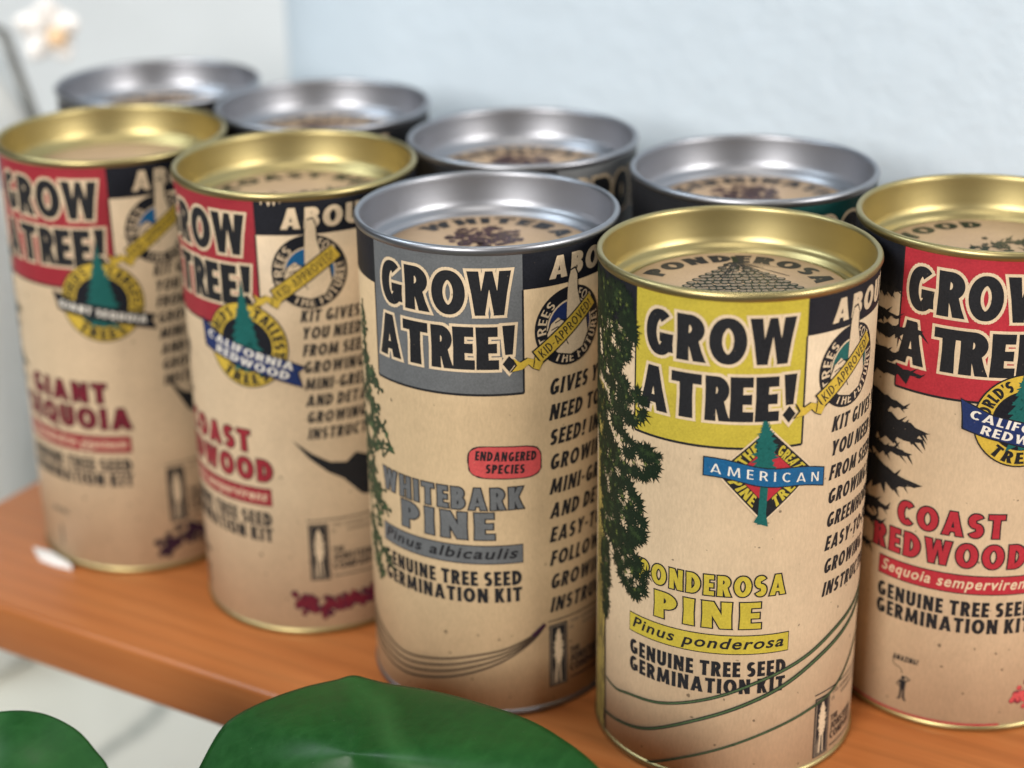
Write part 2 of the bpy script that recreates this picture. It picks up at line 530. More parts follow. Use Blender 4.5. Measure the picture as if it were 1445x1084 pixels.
def art_badge(P, fill, cv=3.2, cs=24.0):
    c = dg(cs); rx = .30
    P.disc(c, cv, rx, 'black', 4); P.disc(c, cv, rx - .012, 'navy', 5)
    P.disc(c, cv, .205, 'cream', 6); P.disc(c, cv, .192, fill, 7)
    P.arc_text('TREES', c, cv, .212, 205, 128, .068, 'cream', 7, .17, .2)
    P.arc_text('FOR', c, cv, .212, 72, 40, .068, 'cream', 7, .16, .15)
    P.arc_text('THE FUTURE!', c, cv, .212, 238, 372, .068, 'cream', 7, .17, .18, inward=True)
    # thumbs-up hand
    def hand(g, ink, lay):
        th = [(-.035, .02), (-.030, .16), (-.020, .30), (.0, .375), (.035, .385), (.055, .34), (.055, .24), (.085, .12), (.13, .05), (.15, -.08), (.10, -.17), (.0, -.20), (-.10, -.17), (-.165, -.12), (-.18, -.03), (-.15, .04), (-.10, .075)]
        m = (sum(x for x, y in th) / len(th), sum(y for x, y in th) / len(th))
        P.shape([(c + 1.12 * x + (x - m[0]) * g, cv + 1.10 * y + (y - m[1]) * g * .5) for x, y in th], ink, lay)
    hand(.09, 'black', 8); hand(0, 'cream', 9)
    for yy, xx in ((.045, -.14), (-.005, -.17), (-.06, -.175), (-.11, -.15)):
        P.line([(c + xx, cv + yy), (c + xx + .05, cv + yy + .018), (c + xx + .11, cv + yy + .004), (c + xx + .125, cv + yy - .03)], .008, 'black', 10)
    # ribbon
    a = (dg(cs - 14.5), cv - .235); ang = radians(35)
    def rb(x, y): return (a[0] + x * cos(ang) - y * sin(ang), a[1] + x * sin(ang) + y * cos(ang))
    L = .60
    P.poly([rb(-.012, -.012), rb(L, -.012), rb(L, .122), rb(-.012, .122)], 'black', 11)
    P.poly([rb(0, 0), rb(L, 0), rb(L, .11), rb(0, .11)], 'gold', 12)
    P.text('KID-APPROVED!', .025, L - .03, .018, .092, 'black', 13, .15, sp=.16, fn=lambda x, y: rb(x, y))
    tail = [(.0, .088), (-.045, .070), (-.055, .03), (-.105, .048), (-.16, .02), (-.215, .055), (-.185, .0), (-.225, -.045), (-.15, -.035), (-.10, -.0), (-.065, -.035), (-.02, -.055), (.01, .0)]
    b = (a[0] + .0, a[1] + .0)
    P.shape([(b[0] + x * 1.07 - .002, b[1] + y * 1.12) for x, y in tail], 'black', 10)
    P.shape([(b[0] + x, b[1] + y) for x, y in tail], 'gold', 11)
    P.line([(b[0] - .055, b[1] + .03), (b[0] - .065, b[1] - .03)], .008, 'black', 12)

def art_about(P, lines, s0, v0, dv, cap):
    for i, ln in enumerate(lines):
        P.text(ln, dg(s0), 0, v0 - i * dv, v0 - i * dv + cap, 'black', 3, .25, sp=.13, shear=.20, left=.90)

def art_logo(P, s0, v0, v1):
    u0, u1 = dg(s0), dg(s0 + 9.6)
    P.rect(u0, u1, v0, v1, 'black', 2)
    P.rect(u0 + .012, u1 - .012, v0 + .012, v1 - .012, 'grime', 3)
    P.rect(u0 + .022, u1 - .022, v0 + .022, v1 - .022, 'black', 4)
    c = (u0 + u1) / 2; rnd = random.Random(3)
    for i in range(16):
        f = i / 15; P.star(c, v1 - .06 - f * (v1 - v0) * .5, .018 + .035 * math.sin(f * 2.6), 'cream', 5, rnd, 6, .5, .9)
    P.line([(c - .02, v0 + .03), (c - .012, v0 + .22)], .016, 'cream', 5); P.line([(c + .02, v0 + .03), (c + .012, v0 + .22)], .012, 'cream', 5)
    for i in range(5): P.line([(u0 + .03 + .006 * i, v0 + .03), (u0 + .032 + .006 * i, v0 + .12 + .03 * (i % 3))], .005, 'grime', 5)
    x = dg(s0 + 11.2)
    P.text('THE', x, 0, v0 + .245, v0 + .295, 'black', 3, .22, left=1.05)
    P.text('JONSTEEN', x, 0, v0 + .165, v0 + .232, 'black', 3, .22, left=1.0)
    P.text('COMPANY', x, 0, v0 + .085, v0 + .152, 'black', 3, .22, left=1.0)
    P.line([(x, v0 + .03), (dg(s0 + 40), v0 + .03)], .010, 'black', 3)
    P.line([(dg(s0 - .5), v1 + .035), (dg(s0 + 40), v1 + .035)], .010, 'black', 3)
    P.text('THIS GERMINATION KIT', x, dg(s0 + 40), v1 - .035, v1 - .002, 'grime', 3, .16)
    P.text('IS 100% GUARANTEED'.replace('%', ''), x, dg(s0 + 38), v1 - .09, v1 - .057, 'grime', 3, .16)

def art_title(P, rows, ink, latin, latin_ink, vtag, tag_ink, vshift=0.0):
    for s, a, b, v0, v1 in rows:
        P.text(s, dg(a), dg(b), v0, v1, ink, 6, .255, sp=.17, outline=('black', .0095))
    P.rect(dg(-73), dg(-1.2), vtag - .006, vtag + .154, 'black', 2)
    P.rect(dg(-72.7), dg(-1.5), vtag + .002, vtag + .146, tag_ink, 3)
    P.latin(latin, dg(-71), dg(-3.5), vtag + .042, .125, latin_ink, 5)
    P.text('GENUINE TREE SEED', dg(-72.6), dg(-2.0), vtag - .190, vtag - .066, 'black', 3, .27, sp=.12)
    P.text('GERMINATION KIT', dg(-72.6), dg(-2.0), vtag - .332, vtag - .208, 'black', 3, .27, sp=.12)

def sprigs(P, outline, ink, hi, mid, seed, n_edge, n_in, r, base_layer=7):
    rnd = random.Random(seed)
    pts = [(dg(s), v) for s, v in outline]
    def inside(x, y):
        c = False
        for i in range(len(pts)):
            (x1, y1), (x2, y2) = pts[i - 1], pts[i]
            if (y1 > y) != (y2 > y) and x < (x2 - x1) * (y - y1) / (y2 - y1) + x1: c = not c
        return c
    for i in range(len(pts)):
        (x1, y1), (x2, y2) = pts[i - 1], pts[i]
        L = math.hypot(x2 - x1, y2 - y1)
        for k in range(max(1, int(L * n_edge))):
            f = rnd.random()
            P.star(x1 + (x2 - x1) * f + rnd.gauss(0, .012), y1 + (y2 - y1) * f + rnd.gauss(0, .012), r * rnd.uniform(.7, 1.35), ink, base_layer, rnd, 8, .35)
    xs = [p[0] for p in pts]; ys = [p[1] for p in pts]; k = 0
    for _ in range(n_in * 6):
        x, y = rnd.uniform(min(xs), max(xs)), rnd.uniform(min(ys), max(ys))
        if not inside(x, y): continue
        k += 1
        if k > n_in: break
        if k < n_in * .62: P.star(x, y, r * rnd.uniform(.8, 1.45), ink, base_layer, rnd, 9, .38)
        elif rnd.random() < .6: P.star(x, y, r * rnd.uniform(.45, .8), mid, base_layer + 1, rnd, 7, .28)
        else: P.star(x, y, r * rnd.uniform(.25, .5), hi, base_layer + 2, rnd, 6, .25)

def branch(P, root, tip, wid, ink, layer, seed, n=14):
    """a drooping jagged bough drawn as a silhouette, from root to tip"""
    rnd = random.Random(seed)
    (x0, y0), (x1, y1) = (dg(root[0]), root[1]), (dg(tip[0]), tip[1])
    L = math.hypot(x1 - x0, y1 - y0); dx, dy = (x1 - x0) / L, (y1 - y0) / L
    up, lo = [], []
    for i in range(n + 1):
        f = i / n; w = wid * (1 - f) ** .7 * (0.75 + .4 * rnd.random())
        cx, cy = x0 + (x1 - x0) * f, y0 + (y1 - y0) * f - .25 * wid * sin(f * pi)
        up.append((cx + dx * rnd.uniform(-.01, .03), cy + w * rnd.uniform(.3, .62)))
        lo.append((cx + dx * rnd.uniform(.0, .05), cy - w * rnd.uniform(.35, 1.0) * (1.25 if i % 2 else .55)))
    for i in range(n):
        P.poly([lo[i], lo[i + 1], up[i + 1], up[i]], ink, layer)
        if i > 1 and rnd.random() < .75:      # a small twig flicking up or down
            s = 1 if rnd.random() < .5 else -1; b = up[i] if s > 0 else lo[i]
            P.poly([(b[0] - .02, b[1] - s * .03), (b[0] + .02, b[1] - s * .03), (b[0] + .035 + rnd.random() * .06, b[1] + s * rnd.uniform(.015, .06))], ink, layer)

def cone_lumps(P, path, r, ink, dark, seed, layer=4):
    rnd = random.Random(seed)
    for s, v in path:
        for _ in range(16):
            x, y = dg(s) + rnd.gauss(0, r * .55), v + rnd.gauss(0, r * .45)
            P.disc(x, y, r * rnd.uniform(.25, .42), dark, layer, n=7); P.disc(x - r * .03, y + r * .05, r * rnd.uniform(.14, .26), ink, layer + 1, n=7)

def art_round_emblem(P, cs, cv, r, top, bottom, banner, tilt):
    c = dg(cs); rnd = random.Random(11)
    P.disc(c, cv, r, 'black', 7); P.disc(c, cv, r - .012, 'gold', 8)
    P.disc(c, cv, r * .64, 'black', 9); P.disc(c, cv, r * .61, 'navy', 10)
    P.arc_text(top[0], c, cv, r * .68, 190, 112, r * .25, 'black', 10, .26, .12)
    P.arc_text(top[1], c, cv, r * .68, 72, -18, r * .25, 'black', 10, .24, .10)
    P.arc_text(bottom, c, cv, r * .68, 226, 306, r * .25, 'black', 10, .26, .14, inward=True)
    # tree in the middle
    for i in range(9):
        f = i / 8; y = cv + r * (1.28 - 1.55 * f); w = r * (.06 + .46 * f)
        P.poly([(c - w, y - r * .16), (c + w, y - r * .20), (c + w * .1, y + r * .22), (c - w * .1, y + r * .22)], 'teal', 11)
        P.star(c, y, w * .9, 'teal', 11, rnd, 9, .6)
    P.rect(c - r * .07, c + r * .07, cv - r * .62, cv - r * .2, 'teal', 11)
    a = radians(tilt)
    def rb(x, y): return (c + x * cos(a) - y * sin(a), cv - r * .28 + x * sin(a) + y * cos(a))
    L = r * (1.30 if len(banner) == 2 else 1.22); h = r * (.25 if len(banner) == 2 else .17)
    def ban(g, ink, lay):
        pts = [(-L * 1.06 - g, h * 1.35 + g), (-L * .55, h * .85 + g), (L * .6, h * .9 + g), (L * 1.02 + g, h * .6 + g), (L * .92 + g, 0), (L * 1.06 + g, -h * 1.2 - g), (L * .5, -h - g), (-L * .55, -h - g), (-L * .88 - g, -h * .9 - g), (-L * .96 - g, h * .2)]
        P.shape([rb(x, y) for x, y in pts], ink, lay)
    ban(.010, 'black', 12); ban(0, 'royal' if len(banner) == 2 else 'navy', 13)
    if len(banner) == 2:
        P.text(banner[0], -L * .86, L * .84, .01, .01 + h * .74, 'white', 14, .20, sp=.15, fn=rb)
        P.text(banner[1], -L * .62, L * .80, -h * .86, -h * .12, 'white', 14, .20, sp=.15, fn=rb)
    else:
        P.text(banner[0], -L * .9, L * .85, -h * .55, h * .55, 'white', 14, .26, sp=.15, fn=rb)

def art_diamond(P):
    rnd = random.Random(5)
    q = [(dg(-14), 2.85), (dg(-38.5) + .06, 2.54), (dg(-14.8), 2.17), (dg(9), 2.50)]
    q = [(dg(-14.3), 2.86), (dg(-34), 2.535), (dg(-14.9), 2.165), (dg(6), 2.505)]
    c = (sum(x for x, y in q) / 4, sum(y for x, y in q) / 4)
    P.shape(grow(q, .012), 'cream', 7); P.shape(q, 'black', 8)
    k = .62; P.shape([(c[0] + (x - c[0]) * k, c[1] + (y - c[1]) * k) for x, y in q], 'red', 9)
    def side(i, j, s, flip, f0, f1):
        a, b = q[i], q[j]
        def fn(x, y):
            f = f0 + (f1 - f0) * x
            px, py = a[0] + (b[0] - a[0]) * f, a[1] + (b[1] - a[1]) * f
            g = (.36 - .31 * y) if flip else (.36 - .31 * (1 - y))
            return (px + (c[0] - px) * g, py + (c[1] - py) * g)
        pcs, wd = layout(s, .24, .12)
        for p in pcs: P.poly([fn(x / wd, y) for x, y in p], 'yellow', 10)
    side(1, 0, 'THE', True, .30, .74); side(0, 3, 'GREAT', True, .30, .86)
    side(1, 2, 'PINE', False, .18, .74); side(2, 3, 'TREE', False, .22, .80)
    x = dg(-15.2)
    for i in range(12):
        f = i / 11; w = .022 + .052 * math.sin(f * 2.7); y = 2.90 - f * .40
        P.star(x + rnd.gauss(0, .006), y, w * 1.15, 'teal', 11, rnd, 9, .6)
    P.poly([(x - .035, 2.14), (x + .02, 2.14), (x + .035, 2.6), (x - .02, 2.6)], 'teal', 11)
    P.poly([(x - .06, 2.16), (x + .04, 2.12), (x + .02, 2.24), (x - .02, 2.24)], 'teal', 11)
    def rb(px, py): return (dg(-14) + px, 2.505 + py - .16 * px)
    n = 12; L = .43
    top = [rb(-L + 2 * L * i / n, .066 + .012 * sin(i * .8)) for i in range(n + 1)]
    bot = [rb(-L + 2 * L * i / n, -.066 + .012 * sin(i * .8)) for i in range(n + 1)]
    for i in range(n):
        P.poly(grow([bot[i], bot[i + 1], top[i + 1], top[i]], .008), 'black', 12)
        P.poly([bot[i], bot[i + 1], top[i + 1], top[i]], 'blue', 13)
    P.text('AMERICAN', -L + .045, L - .04, -.034, .036, 'white', 14, .13, sp=.42, fn=rb)

def smooth_path(pts, n=8):
    out = []
    for i in range(len(pts) - 1):
        p0, p1, p2, p3 = pts[max(i - 1, 0)], pts[i], pts[i + 1], pts[min(i + 2, len(pts) - 1)]
        for k in range(n):
            t = k / n
            out.append(tuple(.5 * (2 * p1[d] + (p2[d] - p0[d]) * t + (2 * p0[d] - 5 * p1[d] + 4 * p2[d] - p3[d]) * t * t + (3 * p1[d] - p0[d] - 3 * p2[d] + p3[d]) * t ** 3) for d in (0, 1)))
    out.append(pts[-1])
    return out

# ---- the labels
ABOUT_LONG = ['KIT GIVES YOU ALL', 'YOU NEED TO GROW', 'FROM SEED! MINI', 'GROWING DETAILED', 'GREENHOUSE AND', 'EASY-TO-FOLLOW', 'GROWING', 'INSTRUCTIONS']

def label_ponderosa():
    P = Print(); art_headline(P, 'yellow'); art_band(P); art_badge(P, 'teal')
    art_about(P, ABOUT_LONG, 14.6, 2.745, .184, .112)
    art_diamond(P)
    art_title(P, [('PONDEROSA', -67.5, -4.0, 1.575, 1.735), ('PINE', -59.4, -14.2, 1.315, 1.525)], 'yellow', 'Pinus ponderosa', 'black', 1.108, 'yellow')
    # trunk with cracked bark
    rnd = random.Random(8)
    P.shape([(dg(-92.3), -.05), (dg(-92.6), .6), (dg(-93.4), 1.3), (dg(-95), 2.2), (dg(-96), 2.9), (dg(-104), 2.9), (dg(-106), 1.5), (dg(-107), -.05)], 'bark', 5)
    P.line([(dg(-92.3), .05), (dg(-92.6), .6), (dg(-93.4), 1.3), (dg(-95), 2.2)], .022, 'black', 6)
    for i in range(70):
        s, v = rnd.uniform(-105, -93.5), rnd.uniform(.05, 2.3)
        P.line(smooth_path([(dg(s + rnd.uniform(-.6, .6)), v + j * rnd.uniform(.03, .07)) for j in range(4)], 3), .010, 'black', 6, .004)
    for i in range(6):
        s = -104 + i * 2.1
        P.line(smooth_path([(dg(s + rnd.uniform(-.8, .8)), .05 + j * .2) for j in range(9)], 4), .009, 'brown', 6)
    tree = [(-76.9, 3.70), (-74.0, 3.576), (-71.5, 3.33), (-77.8, 3.20), (-82.5, 3.13), (-79, 3.05), (-70.5, 3.01), (-65.5, 2.93), (-66.5, 2.83), (-69.5, 2.78), (-79.5, 2.72), (-82, 2.64), (-72.0, 2.60), (-66, 2.60), (-58.2, 2.565), (-59.0, 2.47), (-61.5, 2.40), (-68, 2.38), (-80.5, 2.36), (-74, 2.27), (-67.5, 2.156), (-65.2, 1.974), (-67.8, 1.80), (-75, 1.83), (-80, 1.86), (-71, 1.74), (-64.4, 1.63), (-63.5, 1.507), (-70.6, 1.40), (-76.6, 1.45), (-82.5, 1.60), (-87, 1.80), (-90.5, 1.62), (-89.6, 1.25), (-93.0, 1.05), (-96, 1.25), (-96.5, 1.9), (-98, 2.2), (-104, 2.5), (-112, 2.6), (-122, 3.0), (-122, 3.70)]
    sprigs(P, tree, 'green', 'lime', 'midgreen', 2, 26, 860, .058)
    for k in range(3):   # slivers of paper between the boughs
        s, v = ((-73.5, 3.22), (-75, 2.70), (-79, 2.33))[k]
    P.k += 1
    # long needles
    for path, a in (([(-91.3, .532), (-82, .52), (-72.1, .558), (-54.9, .606), (-34.1, .727), (-13.3, .878), (6.6, 1.005), (24.9, 1.138), (45.4, 1.231), (62, 1.33)], .034),
                    ([(-92.5, .22), (-80, .255), (-62.7, .332), (-40.5, .522), (-20.9, .674), (-2, .82), (17.2, .982), (44, 1.138), (62, 1.25)], .038),
                    ([(-72, .0), (-60, .06), (-40, .225), (-12.3, .423), (8.3, .531), (27.9, .621), (48.5, .853), (60, .99)], .026)):
        pp = smooth_path([(dg(s), v) for s, v in path], 6)
        P.line(pp, a * .55, 'black', 8, a * 1.2); P.line(pp, a * .15, 'needle', 9, a * .7)
    art_logo(P, 14.9, .085, .60)
    return P

def label_whitebark():
    P = Print(); art_headline(P, 'grey'); art_band(P); art_badge(P, 'royal', 3.17, 22.5)
    art_about(P, ['GIVES YOU ALL YOU', 'NEED TO GROW FROM', 'SEED! INCLUDES', 'GROWING MEDIUM', 'MINI-GREENHOUSE', 'AND DETAILED', 'EASY-TO', 'FOLLOW', 'GROWING', 'INSTRUCTIONS'], 11.2, 2.662, .2, .125)
    art_title(P, [('WHITEBARK', -71.6, -.8, 1.795, 1.972), ('PINE', -59, -14, 1.548, 1.768)], 'grey', 'Pinus albicaulis', 'black', 1.345, 'grey')
    # endangered stamp
    rnd = random.Random(4); c = (dg(-8.5), 2.175); ax, ay = .27, .125
    def stamp(g, ink, lay):
        pts = []
        for i in range(48):
            a = 2 * pi * i / 48; x = math.copysign(abs(cos(a)) ** .42, cos(a)); y = math.copysign(abs(sin(a)) ** .62, sin(a))
            j = 1 + rnd.uniform(-.012, .012)
            pts.append((c[0] + (ax + g) * x * j, c[1] + (ay + g) * y * j - .045 * x * ax))
        P.shape(pts, ink, lay)
    stamp(.009, 'black', 3); stamp(0, 'stamp', 4)
    fn = lambda x, y: (c[0] + x, c[1] + y - .06 * x)
    P.text('ENDANGERED', -.225, .23, .012, .088, 'black', 6, .26, sp=.12, shear=.12, fn=fn)
    P.text('SPECIES', -.15, .14, -.088, -.014, 'black', 6, .26, sp=.12, shear=.12, fn=fn)
    # knobbly lichen-like twigs of the tree
    for s0, v0, s1, v1, k in ((-88, 3.15, -86, 2.7, 0), (-90, 2.75, -73, 2.62, 1), (-92, 2.5, -76, 2.42, 2), (-95, 2.2, -70, 2.3, 3), (-92, 2.05, -66, 2.16, 4), (-94, 1.9, -75, 1.72, 5), (-92, 1.75, -72, 1.60, 6), (-90, 1.4, -70, 1.17, 7), (-88, 1.25, -78, 1.02, 8), (-100, 2.9, -86, 1.2, 9), (-84, 2.72, -80, 2.2, 10), (-84, 2.1, -78, 1.4, 11)):
        r2 = random.Random(40 + k); L = 12
        pts = [(dg(s0 + (s1 - s0) * i / L + r2.uniform(-1.6, 1.6)), v0 + (v1 - v0) * i / L + r2.uniform(-.03, .03)) for i in range(L + 1)]
        P.line(pts, .036, 'twig', 7, .016)
        for (x, y) in pts:
            for _ in range(4):
                a = r2.uniform(0, 6.28); l = r2.uniform(.03, .075)
                e = (x + l * cos(a), y + l * sin(a)); P.line([(x, y), e], .022, 'twig', 7, .012)
                P.disc(e[0], e[1], r2.uniform(.010, .022), 'needle' if r2.random() < .25 else 'twig', 8, n=7)
    # bundle of brown needles
    for j in range(4):
        o = j * .056
        path = [(-96, .62 - o * 1.2), (-80, .50 - o * 1.3), (-61.8, .425 - o * 1.1), (-41.4, .475 - o), (-23.5, .55 - o * .85), (-9.2, .61 - o * .55), (3, .70 - o * .25), (8.3, .757)]
        pp = smooth_path([(dg(s), v) for s, v in path], 6)
        P.line(pp, .019, 'brown', 5 + j % 2, .013); P.line([(x, y - .006) for x, y in pp], .007, 'black', 7, .005)
    P.line([(dg(2.5), .695), (dg(8.6), .775)], .030, 'plum', 9, .034)
    art_logo(P, 10.7, .20, .75)
    return P

def redwood_boughs(P):
    for root, tip, w, k in (((-110, 3.50), (-73.0, 3.44), .20, 1), ((-110, 3.32), (-72.5, 3.24), .20, 2), ((-108, 3.12), (-59.6, 3.18), .16, 3), ((-110, 2.98), (-67, 2.96), .24, 4), ((-112, 2.92), (-59.2, 2.85), .22, 5), ((-110, 2.72), (-64.8, 2.575), .26, 6), ((-112, 2.60), (-53.6, 2.42), .30, 7), ((-110, 2.45), (-57, 2.36), .24, 8), ((-110, 2.26), (-60.5, 2.225), .16, 9), ((-112, 2.22), (-56.0, 2.00), .30, 10), ((-110, 2.04), (-62, 1.97), .22, 11), ((-108, 1.86), (-71.2, 1.74), .24, 12), ((-108, 1.70), (-74, 1.60), .12, 13), ((-106, 1.50), (-80, 1.38), .10, 14)):
        branch(P, root, tip, w, 'black', 9, 100 + k, 18)
    P.shape([(dg(-118), -.05), (dg(-100), -.05), (dg(-97), 3.79), (dg(-118), 3.79)], 'black', 8)

def label_redwood(side):
    P = Print(); art_headline(P, 'dullred' if side else 'red', split=not side); art_band(P); art_badge(P, 'blue')
    art_about(P, ['KIT GIVES YOU ALL', 'YOU NEED TO GROW', 'FROM SEED! WITH', 'GROWING MEDIUM', 'MINI-GREENHOUSE', 'AND DETAILED', 'GROWING', 'INSTRUCTIONS'], 18.2, 2.79, .143, .10)
    redwood_boughs(P)
    art_round_emblem(P, -9 if side else -15, 2.585, .36, ("WORLD'S", 'TALLEST'), 'TREES', ('CALIFORNIA', 'REDWOOD'), -15)
    art_title(P, [('COAST', -65, -18.5, 1.655, 1.845), ('REDWOOD', -77, -8, 1.405, 1.60)] if not side else [('COAST', -60, -10.5, 1.655, 1.845), ('REDWOOD', -72, 0, 1.405, 1.60)], 'dullred' if side else 'red', 'Sequoia sempervirens', 'cream', 1.19, 'dullred' if side else 'red')
    # a tiny man looking up
    m = dg(-56); z = .18
    P.disc(m, z + .192, .017, 'black', 4, n=12)
    P.shape([(m - .026, z + .172), (m + .026, z + .172), (m + .020, z + .085), (m - .018, z + .085)], 'black', 4)
    P.line([(m - .022, z + .165), (m - .048, z + .125), (m - .020, z + .110)], .012, 'black', 4)
    P.line([(m + .024, z + .165), (m + .055, z + .190), (m + .018, z + .205)], .012, 'black', 4)
    P.line([(m - .012, z + .09), (m - .016, z + .01), (m - .034, z)], .018, 'black', 4)
    P.line([(m + .010, z + .09), (m + .014, z + .01), (m + .034, z - .002)], .018, 'black', 4)
    P.line(smooth_path([(m - .01, z + .225), (m - .03, z + .27), (m - .085, z + .29), (m - .09, z + .33)], 5), .006, 'brown', 4)
    P.text('AMAZING!', dg(-61.8), dg(-49.8), .512, .560, 'black', 4, .28, sp=.14, shear=.1)
    if side:
        for s0, v0, w0 in ((3.2, 3.755, .9), (6.2, 3.748, 1.6), (8.9, 3.752, 1.2), (12, 3.765, .5)):
            P.shape([(dg(s0), v0 + .03), (dg(s0 + w0), v0 + .03), (dg(s0 + w0 * 1.1), v0), (dg(s0 + w0 * .5), v0 - .018), (dg(s0 + w0 * .2), v0 + .004)], 'cream', 4)
        P.shape([(dg(10.9), 1.785), (dg(20), 1.66), (dg(28), 1.58), (dg(36), 1.56), (dg(41), 1.63), (dg(52), 1.55), (dg(52), 1.2), (dg(43), 1.25), (dg(34), 1.42), (dg(27), 1.49), (dg(18), 1.63)], 'black', 4)
        cone_lumps(P, [(11, .32), (14, .28), (20, .26), (25, .25), (31, .30), (35, .30), (41, .27), (47, .32)], .085, 'maroon', 'plum', 6)
        art_logo(P, 15.5, .515, 1.03)
    else:
        cone_lumps(P, [(-3, .30), (1, .29), (6, .27), (11, .27), (17, .28), (24, .31), (30, .29)], .085, 'stamp', 'maroon', 9)
    if not side: P.rect(dg(-110), dg(-12), .052, .074, 'red', 2)
    return P

def label_sequoia():
    P = Print(); art_headline(P, 'dullred'); art_band(P); art_badge(P, 'blue')
    art_about(P, ['KIT GIVES YOU ALL', 'YOU NEED TO GROW', 'FROM SEED! WITH', 'GROWING MEDIUM', 'MINI-GREENHOUSE', 'AND DETAILED', 'GROWING', 'INSTRUCTIONS'], 18.2, 2.79, .143, .10)
    for k in range(9):
        branch(P, (-104, 3.0 - k * .16), (-66 - (k % 3) * 6, 2.9 - k * .17), .2, 'green', 7, 300 + k)
    P.shape([(dg(-112), -.05), (dg(-90), -.05), (dg(-93), 2.9), (dg(-112), 2.9)], 'plum', 6)
    art_round_emblem(P, -8.5, 2.60, .36, ("WORLD'S", 'LARGEST'), 'TREES', ('GIANT SEQUOIA',), -12)
    art_title(P, [('GIANT', -60, -11, 1.665, 1.85), ('SEQUOIA', -70, 0, 1.42, 1.615)], 'maroon', 'Sequoiadendron giganteum', 'cream', 1.20, 'dullred')
    P.text('AMAZING!', dg(-56), dg(-42), .512, .56, 'grime', 4, .28)
    P.line([(dg(-50), .18), (dg(-50), .38)], .035, 'grime', 4)
    P.shape([(dg(20), 1.85), (dg(28), 1.70), (dg(40), 1.62), (dg(40), 1.40), (dg(30), 1.52)], 'black', 4)
    cone_lumps(P, [(11, .22), (16, .28), (22, .33), (28, .33), (34, .28)], .085, 'plum', 'black', 6)
    art_logo(P, 14.8, .47, 1.0)
    return P

def label_back(panel):
    P = Print()
    P.rect(dg(-180), dg(179.9), 3.30, 3.79, 'black', 1)
    if panel:
        P.rect(dg(-36), dg(36), 2.715, 3.765, panel, 2)
        for ch, a, b in (('G', -30.5, -17.7), ('R', -16.3, -4.5), ('O', -3.1, 11.5), ('W', 12.3, 30.7)):
            P.text(ch, dg(a), dg(b), 3.325, 3.655, 'black', 6, .36, outline=('cream', .021))
    else:
        P.text('ABOUT THIS', dg(-40), dg(40), 3.548, 3.715, 'cream', 3, .34, shear=.22)
    P.rect(dg(-180), dg(179.9), 2.2, 3.31, 'black', 0) if not panel else P.rect(dg(-180), dg(-37), 2.2, 3.31, 'black', 0)
    return P

# ------------------------------------------------------------------ the can
Z = HT * RU
def U(prof): return [(r * RU, z * RU) for r, z in prof]
def rim_profile():
    b = []
    b += [(.978, HT - .070), (.985, HT - .066)]
    for i in range(11):                      # rolled bead, outer half then over the top
        a = radians(-60 + 240 * i / 10)
        b.append((.974 + .025 * cos(a), HT - .032 + .032 * sin(a)))
    b += [(.949, HT - .05), (.942, HT - .12), (.930, HT - .22), (.921, HT - .262), (.908, HT - .282), (.890, HT - .291),
          (.876, HT - .304), (.867, HT - .326), (.856, HT - .341), (.842, HT - .344), (.829, HT - .334), (.819, HT - .323), (.80, HT - .320), (.4, HT - .320), (0, HT - .320)]
    return U(b)
LID_Z = (HT - .320) * RU

def sticker_print(text, a0, a1, art, seed, ink='black', inward=False):
    P = Print(); rnd = random.Random(seed)
    if text: P.arc_text(text, 0, 0, .575, a0, a1, .155, ink, 2, .29, .14, inward=inward)
    if art == 'cone':      # engraved pine cone with its tip to the back
        P.line(smooth_path([(.05, .70), (.06, .55), (.03, .42)], 5), .03, 'green', 3, .07)
        for r in range(16):
            f = r / 15; y = .50 - f * .95; w = .03 + .40 * math.sin(min(1.0, f * 1.15) * pi * .62)
            m = max(1, int(w / .05))
            for k in range(-m, m + 1):
                x = w * k / m + rnd.uniform(-.01, .01)
                P.disc(x + .03, y + rnd.uniform(-.012, .012), .036, 'green', 3, n=8)
                P.disc(x + .034, y + .006, .024, 'grime', 4, n=7)
        for k in range(26):
            x = rnd.uniform(-.03, .06)
            P.line([(x + .04, .56), (x + rnd.uniform(-.25, .38), .56 - rnd.uniform(.1, .5))], .008, 'black', 5, .004)
    elif art == 'brown':
        for k in range(130):
            a, r = rnd.uniform(0, 6.28), .26 * rnd.random() ** .5
            P.disc(-.02 + r * cos(a) * 1.1, .24 + r * sin(a), .032, 'plum', 3, n=7); P.disc(-.015 + r * cos(a) * 1.1, .25 + r * sin(a), .016, 'brown', 4, n=6)
    elif art == 'sprig':
        for k in range(90):
            x = rnd.uniform(-.35, .45); y = .02 + .12 * sin(x * 7) + rnd.gauss(0, .08)
            P.line([(x, y), (x + rnd.uniform(-.06, .06), y + rnd.uniform(.03, .09))], .018, 'green', 3, .006)
            P.disc(x, y, .025, 'green', 4, n=7)
    return P

